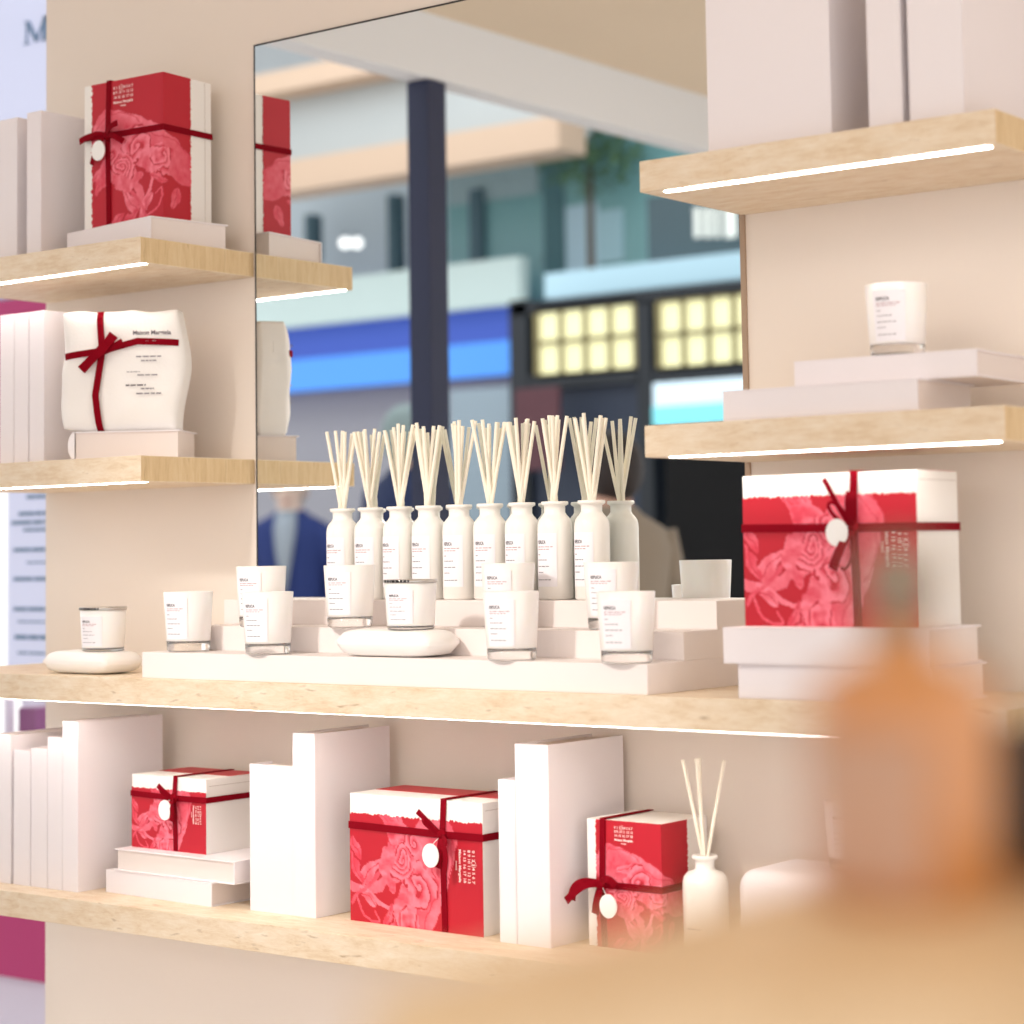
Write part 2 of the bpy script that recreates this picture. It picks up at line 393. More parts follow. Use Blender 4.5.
    c0 = np.array(lin((190, 12, 38))); c1 = np.array(lin((222, 62, 84))); c2_ = np.array(lin((246, 128, 146)))
    return np.stack([np.interp(tn[..., 0], [0, .55, .85, 1], [c0[k], c1[k], c2_[k], c2_[k]]) for k in range(3)], -1)

def gift_box(label, corner, z, w, h, d, rz=0, land=False, side_wrap=.55, rib_p=.29, rib_q=.57, bow='bow', name='gift_box', white_p=.1, group=None):
    """portrait frame: p across (w), q up (h). land=True lays the box on its right side."""
    o = thing(name, label, 'gift box', (corner[0], corner[1], z), rz, group)
    if land: Wd, Ht = h, w
    else: Wd, Ht = w, h
    def P(p, q, e):        # portrait p,q in metres from lower left of the front; e outwards from the front
        if land: return (-Wd + q, -e, Ht - p)
        return (-Wd + p, -e, q)
    g = MB(); g.box(-Wd, 0, 0, d, 0, Ht); g.build('box_body', M_BOXW, o, bevel=.0008)
    g = MB()               # lid line
    if land: g.box(.0, .0006, .006, d - .004, Ht - .012, Ht - .0112)
    else: g.box(.0, .0006, d * .86, d * .86 + .0008, 0.002, Ht - .002)
    g.build('lid_seam', mat_seam, o)
    # sleeve: front grid and the side it wraps
    def grid(fn, n, m, cols, parent, nm):
        vs = [fn(i / n, j / m) for j in range(m + 1) for i in range(n + 1)]
        fs = [(j * (n + 1) + i, j * (n + 1) + i + 1, (j + 1) * (n + 1) + i + 1, (j + 1) * (n + 1) + i) for j in range(m) for i in range(n)]
        me = bpy.data.meshes.new(nm); me.from_pydata(vs, [], fs); me.materials.append(M_VC)
        ca = me.color_attributes.new('print', 'FLOAT_COLOR', 'POINT')
        rgba = np.ones((len(vs), 4), np.float32); rgba[:, :3] = cols.reshape(-1, 3); ca.data.foreach_set('color', rgba.ravel())
        ob = bpy.data.objects.new(nm, me); COL.objects.link(ob); ob.parent = parent
        sm = ob.modifiers.new('sheet', 'SOLIDIFY'); sm.thickness = .0004; sm.offset = 0
        return ob
    n, m = 110, 140
    rnd = random.Random(int(w * 1e4) + int(corner[0] * 1000))
    jag = [white_p * w + w * (.010 * noise.noise((j * .35, corner[0] * 9, 0)) + .014 * noise.noise((j * .9, 3, corner[0])) + .006 * rnd.uniform(-1, 1)) for j in range(m + 1)]
    pm = np.zeros((m + 1, n + 1)); qm = np.zeros_like(pm)
    for j in range(m + 1):
        pm[j] = (jag[j] + (w - jag[j]) * np.linspace(0, 1, n + 1)) / w; qm[j] = j / m
    front = grid(lambda s, t_: P(jag[round(t_ * m)] + (w - jag[round(t_ * m)] + .0006) * s, h * t_, .0006), n, m, art(pm, qm), o, 'printed_sleeve')
    front['label'] = 'torn-edged red paper sleeve printed with pink roses'
    if not land:
        n2 = 50; jag2 = [d * side_wrap + d * (.02 * noise.noise((j * .5, 7, 1)) + .012 * rnd.uniform(-1, 1)) for j in range(m + 1)]
        pm = np.zeros((m + 1, n2 + 1)); qm = np.zeros_like(pm)
        for j in range(m + 1): pm[j] = 1 + jag2[j] * np.linspace(0, 1, n2 + 1) / w; qm[j] = j / m
        grid(lambda s, t_: (.0006, -.0006 + (jag2[round(t_ * m)] + .0006) * s, Ht * t_), n2, m, art(pm, qm), o, 'printed_sleeve')
    else:                  # the sleeve's far flap comes over the top
        cols = np.zeros((2, 2, 3)); cols[:] = lin((205, 60, 68))
        grid(lambda s, t_: (-Wd + .004 + (Wd - .008) * s, d * .45 + d * .55 * t_, Ht + .0006), 1, 1, cols, front, 'sleeve_flap')
    # emblem: three rows of figures and the house's name
    g = MB(); s0 = w * .066; ex = (.38 if not land else .36) * w; ey = h * (.895 if not land else .882)
    rows = ['0 1 2 3 4 5 6 7', '8 9 10 11 12 13', '14 15 16 17 18', '19 20 21 22 23']
    def put(s, px, py, size, width, bold=0):
        vs, fs = text_geo(s, size, bold); mx = max(v[0] for v in vs); k = width / mx
        g.add([P(px + v[0] * k, py + v[1], .0012) for v in vs], fs)
    ew = w * .25
    for i, r_ in enumerate(rows[:3]): put(r_, ex, ey + s0 * .9 - i * s0 * .66, s0 * .56, ew, .00012)
    # ring round one figure
    cx, cy, R = ex + ew * .42, ey + s0 * .9 + s0 * .2, s0 * .34
    vs = [P(cx + rr * math.cos(i * math.pi / 10), cy + rr * math.sin(i * math.pi / 10), .0012) for rr in (R, R * 1.15) for i in range(20)]
    g.add(vs, [(i, (i + 1) % 20, 20 + (i + 1) % 20, 20 + i) for i in range(20)])
    put('Maison Margiela', ex, ey - s0 * 1.1, s0 * .50, ew, .00018)
    put('PARIS', ex + ew * .36, ey - s0 * 1.6, s0 * .28, ew * .28, .0001)
    g.build('emblem', M_INKW, front)
    # ribbon
    rb = thing_part('ribbon', o); RW = .0052 if w > .13 else .0046; th = .0012
    g = MB()
    if land: xr = -Wd + (rib_q) * h; zr = Ht - rib_p * w
    else: xr = -Wd + rib_p * w; zr = rib_q * h
    e = .0012
    ring = lambda pts, wv, nv: g.strip(pts, wv, th, nv)
    # horizontal band
    ring([(-Wd - e, d + e, zr), (-Wd - e, -e, zr + .002)], [(0, 0, RW)] * 2, [(-1, 0, 0)] * 2)
    dz = .0
    ring([(-Wd - e, -e, zr + .002), (xr, -e - .0016, zr), (e, -e, zr - dz)], [(0, 0, RW)] * 3, [(0, -1, 0)] * 3)
    ring([(e, -e - th, zr - dz), (e, d + e, zr - dz)], [(0, 0, RW)] * 2, [(1, 0, 0)] * 2)
    # vertical band and over the top
    ring([(xr + .001, -e, 0.0005), (xr - .001, -e - .0012, zr), (xr + .001, -e, Ht + e)], [(RW, 0, 0)] * 3, [(0, -1, 0)] * 3)
    ring([(xr + .001, -e - th, Ht + e), (xr + .001, d + e, Ht + e)], [(RW, 0, 0)] * 2, [(0, 0, 1)] * 2)
    rbo = g.build('ribbon_band', M_RIB, o); 
    bpy.data.objects.remove(rb)
    # knot and bow
    g = MB(); k = (xr, -.006, zr)
    ks = .0075
    vs = []
    for j in range(7):
        for i in range(10):
            a = math.pi * (j / 6) - math.pi / 2; b = 2 * math.pi * i / 10
            vs.append((k[0] + ks * 1.15 * math.cos(a) * math.cos(b), k[1] + ks * .75 * math.cos(a) * math.sin(b), k[2] + ks * math.sin(a) * (1 + .2 * math.sin(3 * b))))
    g.add(vs, [(j * 10 + i, j * 10 + (i + 1) % 10, (j + 1) * 10 + (i + 1) % 10, (j + 1) * 10 + i) for j in range(6) for i in range(10)], 0, True)
    def tail(pts, w0, w1):
        pp = []; n_ = 14
        P_ = [Vector(p) for p in pts]
        for i in range(n_ + 1):            # bezier
            t_ = i / n_; q_ = [p.copy() for p in P_]
            while len(q_) > 1: q_ = [a_.lerp(b_, t_) for a_, b_ in zip(q_, q_[1:])]
            pp.append(q_[0])
        wv = []
        for i in range(n_ + 1):
            dd = (pp[min(i + 1, n_)] - pp[max(i - 1, 0)]).normalized(); s_ = dd.cross(Vector((0, -1, .15))).normalized()
            wv.append(s_ * (w0 + (w1 - w0) * i / n_))
        g.strip([p + Vector(k) for p in pp], wv, .001, [(0, -1, 0)] * (n_ + 1))
    r = .0052
    if bow == 'flat':      # long tails spread sideways, as on the upright boxes
        tail([(0, 0, 0), (-.02, -.012, .006), (-.055, -.010, -.006)], r * .8, r * 1.2)
        tail([(0, 0, 0), (.015, -.016, .010), (.036, -.010, .016)], r * .8, r * 1.1)
        tail([(0, 0, 0), (.02, -.016, .002), (.044, -.004, -.016)], r * .8, r)
        tail([(0, 0, 0), (-.012, -.012, -.012), (-.032, -.004, -.048)], r * .7, r)
        tail([(0, 0, 0), (-.026, -.018, .012), (-.03, -.014, -.012), (0, 0, 0)], r * .8, r * .8)
        tg = (-.012, -.008, -.026)
    elif bow == 'left':
        tail([(0, 0, 0), (-.02, -.014, .008), (-.036, -.02, .004), (-.040, -.016, -.022)], r, r * 1.3)
        tail([(0, 0, 0), (-.014, -.02, .006), (-.030, -.02, -.008), (-.048, -.018, -.024)], r * .8, r * 1.1)
        tail([(0, 0, 0), (.012, -.012, .012), (.022, -.014, .016), (.030, -.008, .002)], r * .9, r)
        tail([(0, 0, 0), (-.004, -.008, -.02), (-.008, -.004, -.04)], r, r * 1.2)
        tg = (.020, -.012, -.026)
    elif bow == 'up':
        tail([(0, 0, 0), (-.012, -.012, .02), (-.022, -.016, .05), (-.034, -.01, .062)], r * .6, r * .6)
        tail([(0, 0, 0), (-.030, -.02, .016), (-.034, -.02, .040), (-.014, -.014, .046), (0, 0, 0)], r * .45, r * .45)
        tail([(0, 0, 0), (-.006, -.02, -.018), (-.022, -.014, -.052)], r * .9, r * 1.3)
        tail([(0, 0, 0), (.004, -.02, .025), (.006, -.012, .045)], r, r * 1.3)
        tail([(0, 0, 0), (.018, -.02, -.02), (.004, -.02, -.06), (-.012, -.01, -.05)], r * .3, r * .3)
        tg = (-.016, -.012, -.006)
    else:
        s = w / .17
        tail([(0, 0, 0), (-.012 * s, -.012, .016 * s), (-.030 * s, -.014, .030 * s)], r * .6, r * .8)
        tail([(0, 0, 0), (-.028 * s, -.02, .016 * s), (-.024 * s, -.02, .034 * s), (0, 0, 0)], r * .5, r * .5)
        tail([(0, 0, 0), (.010 * s, -.014, -.016 * s), (.024 * s, -.014, -.014 * s), (.012 * s, -.012, -.050 * s)], r * .7, r * .9)
        tail([(0, 0, 0), (.026 * s, -.02, .0), (.026 * s, -.02, -.022 * s), (0, 0, 0)], r * .5, r * .5)
        tail([(0, 0, 0), (.004, -.012, -.02 * s), (-.002, -.006, -.042 * s)], r * .8, r)
        tg = (-.010 * s, -.012, -.026 * s)
    g.build('bow', M_RIB, o)
    # round tag
    g = MB(); R = .0155 if w > .13 else .0145; n_ = 28
    c = Vector(k) + Vector(tg)
    vs = [(c.x + R * math.cos(2 * math.pi * i / n_), c.y + dy, c.z + R * 1.12 * math.sin(2 * math.pi * i / n_)) for dy in (-.001, .001) for i in range(n_)]
    g.add(vs, [tuple(range(n_)), tuple(range(2 * n_ - 1, n_ - 1, -1))] + [(i, (i + 1) % n_, n_ + (i + 1) % n_, n_ + i) for i in range(n_)])
    tg_o = g.build('hanging_tag', M_TAG, o); tg_o['label'] = 'round white tag tied to the knot'
    MB().tube((c.x, c.y - .0012, c.z + R * .8), k, .0005, 5).build('tag_string', M_TAG, tg_o)
    return o
def thing_part(name, parent):
    o = bpy.data.objects.new(name, None); COL.objects.link(o); return o
mat_seam = mat('seam_shadow_gap', (205, 196, 188), .8)

gift_box('tall upright red and white gift box on the upper left shelf', (-.5165, -.158), ZU + .0433, .187, .254, .118, rz=math.radians(3), rib_p=.32, rib_q=.63, bow='flat', side_wrap=.56)
gift_box('largest red gift box, on its side atop two white books at right', (.894, -.225), ZC + .0907, .194, .252, .110, rz=math.radians(-1), land=True, white_p=.145, rib_p=.36, rib_q=.655, bow='up')
gift_box('small landscape red gift box atop two lying books on the lowest shelf', (-.403, -.175), ZL + .0738, .119, .178, .125, rz=math.radians(-1), land=True, white_p=.18, rib_p=.28, rib_q=.60, bow='bow')
gift_box('larger landscape red gift box standing directly on the lowest shelf', (.171, -.184), ZL, .190, .260, .12, rz=math.radians(-1), land=True, white_p=.155, rib_p=.26, rib_q=.72, bow='bow')
gift_box('small upright red gift box beside the small reed diffuser', (.456, -.15), ZL, .126, .175, .115, rz=math.radians(-1), rib_p=.22, rib_q=.49, bow='left', white_p=.12, side_wrap=.55)

# ------------------------------------------------------------------ cloth parcel
def cloth_parcel():
    o = thing('cloth_parcel', 'white cotton parcel tied with dark red ribbon on a lying book', 'parcel', (-.600, -.165, ZM + .0475), math.radians(33))
    W, H, Dp = .196, .202, .075
    nx, nz, ny = 44, 40, 14
    bm = bmesh.new(); bmesh.ops.create_cube(bm, size=1)
    bmesh.ops.subdivide_edges(bm, edges=bm.edges[:], cuts=30, use_grid_fill=True)
    for v in bm.verts:
        x, y, z = v.co.x * 2, v.co.y * 2, v.co.z * 2      # -1..1
        bul = (1 - abs(x) ** 5 * .96) * (1 - abs(z) ** 5 * .96)
        X = x * W / 2 * (1 - .035 * (abs(y) ** 2) * (1 - z) * .2); Z = (z + 1) / 2 * H
        Y = y * Dp / 2 * (.5 + .5 * max(bul, 0) ** .5)
        X += .006 * math.sin(z * 3.1 + 1) * abs(x) + (-.012 if x < 0 else .004) * (1 - abs(z)) * abs(x)
        nrm = noise.noise((X * 16, Y * 16, Z * 16)); cr = noise.noise((X * 40 + 3, Z * 26, 2))
        Y += .004 * nrm * (1 if y < 0 else -1) + .0022 * cr
        Z += .004 * noise.noise((X * 30, 1, Y * 10)) * (1 if z > .5 else 0) + (.012 * max(0, -x - .55) * (1 if z < -.5 else 0))
        Z = max(Z, 0.0); v.co = (X, Y, Z)
    me = bpy.data.meshes.new('wrap'); bm.to_mesh(me); bm.free(); me.materials.append(M_CLOTH)
    for p in me.polygons: p.use_smooth = True
    w = bpy.data.objects.new('wrapping_cloth', me); COL.objects.link(w); w.parent = o
    def front(x, z):       # y of the front surface
        xx, zz = x / (W / 2), z / H * 2 - 1
        bul = max((1 - min(1, abs(xx)) ** 5 * .96) * (1 - min(1, abs(zz)) ** 5 * .96), 0)
        k = .5 + .5 * bul ** .5
        return -Dp / 2 * k - .0055
    g = MB()
    def rib(pts, r=.0055):
        P = [Vector((x, front(x, z), z)) for x, z in pts]
        wv = []
        for i in range(len(P)):
            d = (P[min(i + 1, len(P) - 1)] - P[max(i - 1, 0)]).normalized(); wv.append(d.cross(Vector((0, -1, 0))).normalized() * r)
        g.strip(P, wv, .0015, [(0, -1, 0)] * len(P))
    L = lambda a, b, n: [(a[0] + (b[0] - a[0]) * i / n, a[1] + (b[1] - a[1]) * i / n) for i in range(n + 1)]
    kn = (-.030, .134)
    rib(L((-.097, .126), kn, 8) + L(kn, (.03, .149), 6)[1:] + L((.03, .149), (.097, .146), 6)[1:])
    rib(L((-.036, .0), (-.042, .06), 6) + L((-.042, .06), kn, 5)[1:] + L(kn, (-.036, .2015), 6)[1:])
    g.build('ribbon_band', M_RIB, o)
    g = MB()
    def tail(pts, r0, r1, off):
        P = [Vector((x + kn[0], front(kn[0], kn[1]) - off, z + kn[1])) for x, z in pts]
        wv = [((P[min(i + 1, len(P) - 1)] - P[max(i - 1, 0)]).normalized().cross(Vector((0, -1, 0)))).normalized() * (r0 + (r1 - r0) * i / (len(P) - 1)) for i in range(len(P))]
        g.strip(P, wv, .0018, [(0, -1, 0)] * len(P))
    tail([(.004, .002), (-.014, -.012), (-.034, -.032)], .006, .008, .006)
    tail([(-.002, -.006), (.008, .008), (.022, .026)], .006, .0085, .008)
    tail([(0, -.004), (.016, .004), (.036, .014)], .005, .006, .004)
    tail([(-.008, -.008), (.004, .004), (.010, .010)], .008, .008, .010)
    g.build('bow', M_RIB, o)
    # print on the cloth
    g = MB(); rnd = random.Random(3)
    def txt(s, x, z, size, width, mi):
        vs, fs = text_geo(s, size, .0003); k = width / max(v[0] for v in vs)
        g.add([(x + v[0] * k, front(x + v[0] * k, z + v[1]) - .0015, z + v[1]) for v in vs], fs, mi)
    txt('Maison Margiela', .022, .160, .010, .064, 1); txt('PARIS', .044, .149, .004, .018, 0)
    g.build('cloth_lettering', [M_INK, M_INKD], w); g = MB()
    for x, z, wd, hh, mi in ((.028, .122, .042, .0022, 0), (.036, .115, .026, .0022, 0), (.012, .097, .022, .0014, 0), (.030, .091, .036, .0022, 0),
                          (.010, .074, .034, .0026, 1), (.036, .068, .022, .0024, 0), (.028, .060, .042, .0024, 0)):
        for a_, b_, c_, d_ in bars(x, z, wd, hh, rnd, .16, .34, .05):
            g.add([(px, front(px, pz) - .0015, pz) for px, pz in ((a_, c_), (b_, c_), (b_, d_), (a_, d_))], [(0, 1, 2, 3)], mi)
    g.build('cloth_print', [M_INK, M_INKD], w)
cloth_parcel()

# ------------------------------------------------------------------ candles
def label_geo(parent, rfun, z0, z1, half, R0, title='REPLICA', scale=1, rot=0, seed=1, name='paper_label'):
    """paper label bent round a body of radius rfun(z), centred on local -y"""
    def Q(s, z, e): r = rfun(z) + e; a = -math.pi / 2 + s / R0 + rot; return (r * math.cos(a), r * math.sin(a), z)
    g = MB(); n = 26
    vs = [Q(-half + 2 * half * i / n, z, e) for e in (.0003, .0007) for z in (z0, z1) for i in range(n + 1)]; k = n + 1
    fs = [(2 * k + i, 2 * k + i + 1, 3 * k + i + 1, 3 * k + i) for i in range(n)] + [(i, k + i, k + i + 1, i + 1) for i in range(n)]
    fs += [(i, i + 1, 2 * k + i + 1, 2 * k + i) for i in range(n)] + [(k + i, 3 * k + i, 3 * k + i + 1, k + i + 1) for i in range(n)]
    g.add(vs, fs, 0, False)
    lab = g.build(name, M_LABEL, parent)
    g = MB(); H = z1 - z0; W = 2 * half
    vs, fs = text_geo(title, H * .092, .00015); kx = W * .42 / max(v[0] for v in vs)
    zt = z1 - H * .2
    g.add([Q(-half + W * .12 + v[0] * kx, zt + v[1], .0011) for v in vs], fs, 1)
    rnd = random.Random(seed)
    for x, z, w, mi in ((.12, .735, .72, 2), (.12, .69, .6, 2), (.12, .59, .14, 0), (.12, .49, .5, 0), (.12, .37, .6, 0), (.12, .26, .3, 0), (.12, .12, .62, 0)):
        for a, b, c, d in bars(-half + W * x, z0 + H * z, W * w, H * .016, rnd, .12, .3, .05):
            g.add([Q(px, pz, .0011) for px, pz in ((a, c), (b, c), (b, d), (a, d))], [(0, 1, 2, 3)], mi)
    g.build('label_print', [M_INK, M_INKD, M_INKR], lab)
    return lab

def make_candle(label, loc, rz=0, H=.095, RT_=.040, RB=.034, base=.016, lid=False, group=None):
    o = thing('scented_candle', label, 'candle', loc, rz, group)
    rf = lambda z: RB + (RT_ - RB) * z / H
    g = MB(); g.lathe([(0, 0), (RB - .003, 0), (RB, .0025), (rf(base), base), (rf(base) - .0006, base + .0001), (0, base + .0001)], 44)
    b = g.build('glass_base', M_CLEAR, o); b['label'] = 'thick clear glass foot'
    g = MB(); g.lathe([(0, base + .0006), (rf(base) - .001, base + .0006), (rf(base + .002), base + .002), (rf(H) - .0004, H - .0006), (rf(H) - .0015, H), (rf(H) - .0030, H - .001), (rf(H) - .0034, H - .014), (0, H - .014)], 44)
    g.build('frosted_cup', M_FROST, o)
    g = MB(); g.lathe([(RT_ - .0048, H - .0138), (RT_ - .0048, H - .0125), (0, H - .0125)], 32); wx = g.build('wax', M_WAX, o)
    MB().tube((0, 0, H - .013), (.001, 0, H - .005), .0009, 6).build('wick', M_WICK, wx)
    label_geo(o, rf, base + .004, H - .010, .0225, RT_, rot=.20, scale=1, seed=int(H * 1e4))
    if lid:
        g = MB(); g.lathe([(0, H + .0002), (RT_ + .0008, H + .0002), (RT_ + .0012, H + .001), (RT_ + .0012, H + .0042), (RT_ + .0004, H + .005), (0, H + .005)], 44)
        ld = g.build('metal_lid', M_STEEL, o)
        g = MB(); R = RT_ + .0013
        a = -2.25
        rnd = random.Random(5)
        while a < -.95:
            w = rnd.uniform(.07, .16); n = 3
            vs = [(R * math.cos(a + w * i / n), R * math.sin(a + w * i / n), z) for z in (H + .0008, H + .0044) for i in range(n + 1)]
            g.add(vs, [(i, i + 1, n + 2 + i, n + 1 + i) for i in range(n)]); a += w + rnd.uniform(.02, .04)
        pr_ = g.build('lid_lettering', M_BLACK, ld)
    return o
RC = 0
GC = 'white glass candles on the stepped plinth'
def cpos(u, v, z):           # centre of a candle from the middle of its foot
    p = at(u, v, z=z); d = Vector((p.x - CAM.x, p.y - CAM.y)).normalized() * .034
    return (p.x + d.x, p.y + d.y, z)
Z1, Z2, Z3 = 1.0434, 1.0824, 1.1217
c0 = make_candle('white candle standing on the bottom step, in front of another candle at left', cpos(268, 655, Z1), group=GC)
dup(c0, 'white candle alone at the left end of the bottom step', cpos(188.5, 652, Z1), group=GC)
dup(c0, 'white candle half hidden behind another candle at the left', cpos(261.5, 627.5, Z2), group=GC)
dup(c0, 'white candle on the middle step in front of the leftmost reed diffuser', cpos(350, 628, Z2), group=GC)
dup(c0, 'white candle on the bottom step in front of the middle diffusers', cpos(512, 661, Z1), group=GC)
dup(c0, 'white candle partly behind the one in front of the middle diffusers', cpos(509, 629, Z2), group=GC)
dup(c0, 'white candle at the right front of the bottom step', cpos(627, 664, Z1), group=GC)
dup(c0, 'white candle before the rightmost reed diffuser, partly behind the front right candle', (.366, -.128, Z2), group=GC)
dup(c0, 'white candle on the stacked books of the middle right shelf', (.838, -.155, ZM + .0746), group=GC).__setitem__('group', 'white glass candles off the plinth')
c1 = make_candle('white candle with dark-lettered metal lid on the left white cushion', (-.614, -.205, ZC + .0362), H=.069, RT_=.0385, RB=.0345, base=.006, lid=True, group='candles with a dark-lettered lid')
c2 = dup(c1, 'white candle with dark-lettered metal lid on the white cushion in front of diffusers', (.072, -.2215, Z1 + .0385))
cs = make_candle('white candle at right of the lowest shelf, behind the blurred bottle', (.715, -.085, ZL + .1265), H=.090, RT_=.0375, RB=.031, group='white glass candles off the plinth')

# ------------------------------------------------------------------ cushions under the candles
def cushion(label, loc, W, Dp, H, rz):
    bm = bmesh.new(); bmesh.ops.create_cube(bm, size=2)
    bmesh.ops.subdivide_edges(bm, edges=bm.edges[:], cuts=14, use_grid_fill=True)
    for v in bm.verts:
        p = v.co.copy(); x, y, z = p
        m = max(abs(x), abs(y))
        k = (1 - min(1, abs(x)) ** 5 * .999) ** .33 * (1 - min(1, abs(y)) ** 5 * .999) ** .33
        k = max(k, .12)
        X = x * W / 2 * (1 - .10 * (y * y)); Y = y * Dp / 2 * (1 - .12 * (x * x))
        Z = z * H / 2 * k
        if z > 0: Z += .0012 * noise.noise((X * 30, Y * 30, 0))
        v.co = (X, Y, max(Z, -H / 2) + H / 2)
    me = bpy.data.meshes.new('c'); bmesh.ops.recalc_face_normals(bm, faces=bm.faces); bm.to_mesh(me); bm.free(); me.materials.append(M_SOAP)
    for p in me.polygons: p.use_smooth = True
    o = bpy.data.objects.new('display_cushion', me); COL.objects.link(o); o.location = loc; o.rotation_euler.z = rz
    return tag(o, label, 'cushion')
cushion('flat white cushion-shaped stand at the left end of the long shelf', (-.640, -.205, ZC + .0004), .172, .095, .038, 0)
cushion('flat white cushion-shaped stand on the bottom step below the middle of the mirror', (.045, -.2215, Z1 + .0002), .196, .084, .040, 0)
a = at(735, 880, y=-.165)
g = MB().box(0, .21, 0, .15, 0, .126)
o = g.build('display_block', M_PAPER, bevel=0, loc=(a.x, -.17, ZL + .0003)); tag(o, 'white block with rounded edges under the candle at right of the lowest shelf', 'display stand')
bv = o.modifiers.new('round', 'BEVEL'); bv.width = .024; bv.segments = 6

# ------------------------------------------------------------------ reed diffusers
def make_diffuser(label, loc, rz, group, R=.0264, Hb=.124, reed=.21, nre=6, seed=1, small=False):
    o = thing('reed_diffuser', label, 'diffuser', loc, rz, group)
    rn, rl = (R * .60, R * .78) if not small else (R * .42, R * .56)
    zs = Hb - .006
    zn = Hb + .017; zl = zn + .0055
    prof = [(0, 0), (R - .003, 0), (R, .003), (R, zs - .012), (R * .985, zs - .006), (R * .93, zs), (R * .80, zs + .005), (rn + .002, zs + .0085), (rn, zs + .012), (rn, zn - .002), (rl - .002, zn), (rl, zn + .001), (rl, zl - .001), (rl - .001, zl), (rn - .003, zl), (rn - .004, zl - .004), (rn - .004, zs + .012)]
    MB().lathe(prof, 40).build('bottle', M_BOTTLE, o)
    zl_ = zl
    if not small: label_geo(o, lambda z: R, Hb * .16, Hb * .80, .0185, R, seed=seed, rot=.12)
    else:
        g = MB(); rnd = random.Random(2)
        for a, b, c, d in bars(-.011, .040, .022, .002, rnd):
            g.add([((R + .0006) * math.sin(px / R), -(R + .0006) * math.cos(px / R), pz) for px, pz in ((a, c), (b, c), (b, d), (a, d))], [(0, 1, 2, 3)])
        g.build('bottle_print', M_INK, o)
    add_reeds(o, seed, nre, rn, zl, reed)
    return o
def add_reeds(o, seed, nre, rn, zl, reed):
    rnd = random.Random(seed)
    for i in range(nre):
        a = 2 * math.pi * i / nre + rnd.uniform(-.4, .4)
        r0 = rn - .0075; a2 = a + math.pi + rnd.uniform(-.7, .7)
        top = rnd.uniform(.010, .034)
        L = reed * rnd.uniform(.96, 1.04)
        m = MB().tube((r0 * math.cos(a), r0 * math.sin(a), zl - .05), (top * math.cos(a2), top * math.sin(a2) * .7, zl + L * .60), .0029, 8)
        m.build('reed', M_REED, o)
GD = 'nine reed diffusers in a row on the top step'
US = (340, 368, 397, 426, 457, 488, 520, 553, 590)
NM = ('leftmost of the nine reed diffusers on the top step', 'second reed diffuser from the left, half hidden by a candle', 'third reed diffuser from the left, behind the lidded candle', 'fourth reed diffuser from the left, right of the lidded candle',
      'fifth reed diffuser, at the middle of the row', 'sixth reed diffuser from the left, just left of the middle candle pair', 'seventh reed diffuser, behind the middle candle pair', 'eighth reed diffuser, fully seen between two candle pairs', 'rightmost of the nine reed diffusers, next to its own reflection')
d0 = None
for i, (u, nm) in enumerate(zip(US, NM)):
    p = at(u, 600, y=-.050); loc = (p.x, -.042, Z3 - .0001)
    rz = math.radians((0, 4, -9, -4, 3, 6, -3, -6, -8)[i])
    if d0 is None:
        d0 = make_diffuser(nm, loc, rz, GD, seed=11)
    else:
        r = d0.copy(); COL.objects.link(r); r.location = loc; r.rotation_euler.z = rz; r['label'] = nm
        for ch in list(d0.children):
            if ch.name.startswith('reed'): continue
            c = ch.copy(); COL.objects.link(c); c.parent = r
            for g_ in list(ch.children):
                e_ = g_.copy(); COL.objects.link(e_); e_.parent = c
        add_reeds(r, 20 + i * 3, 6 + (i % 3 == 1), .0265 * .6, .1465, .21)
p = at(706, 915, y=-.13)
ds = make_diffuser('small white reed diffuser with a few reeds on the lowest shelf', (p.x, -.13, ZL), 0, None, R=.031, Hb=.113, reed=.22, nre=0, seed=4, small=True)

for bx_, tx_, ty_, L_ in ((.006, -.027, .004, .128), (.002, -.009, -.010, .131), (-.003, -.004, .008, .130), (-.005, .029, -.004, .127)):
    MB().tube((bx_ * .79, bx_ * .61, .09), (tx_ * .79 - ty_ * .6, tx_ * .61 + ty_ * .8, .1355 + L_), .0026, 8).build('reed', M_REED, ds)

# ------------------------------------------------------------------ foreground display at the camera
M_OAK = stone('pale_oak', (3, 1, 3), ((206, 168, 124), (222, 190, 148), (234, 206, 168)), 30)
ZF = 1.0972
q0, q1, q2, q3 = at(366, 988, z=ZF), at(1110, 1006, z=ZF), at(1120, 872, z=ZF), at(832, 872, z=ZF)
t = thing('display_block', 'pale wooden display block, blurred in the right foreground', 'display stand', (q0.x, q0.y, ZF - .03))
g = MB(); base = [(q.x - q0.x, q.y - q0.y) for q in (q0, q1, q2, q3)]
g.add([(x, y, z) for z in (0, .03) for x, y in base], [(0, 1, 2, 3), (4, 7, 6, 5)] + [(i, (i + 1) % 4, 4 + (i + 1) % 4, 4 + i) for i in range(4)])
g.build('block_top', M_OAK, t, bevel=.002)
cx_ = sum(p[0] for p in base) / 4; cy_ = sum(p[1] for p in base) / 4
MB().box(cx_ - .02, cx_ + .02, cy_ - .02, cy_ + .02, FLOOR - ZF + .03, 0).build('pedestal', M_OAK, t)
M_AMBER = mat('amber_glass', (204, 136, 76), .3, coat=.5)
M_BRN = mat('brown_label', (196, 154, 128), .5)
M_GREY = mat('stopper_glass', (168, 150, 128), .2, trans=.6)
p = at(908, 900, z=ZF); 
t = thing('amber_bottle', 'tall amber bottle with brown label, blurred on the wooden block', 'bottle', (p.x, p.y + .0, ZF))
prof = [(0, 0), (.0230, 0), (.0250, .002), (.0250, .052), (.0240, .0590), (.014, .0635), (.0085, .066), (.0085, .072), (0, .072)]
MB().lathe(prof, 36).build('bottle_body', M_AMBER, t)
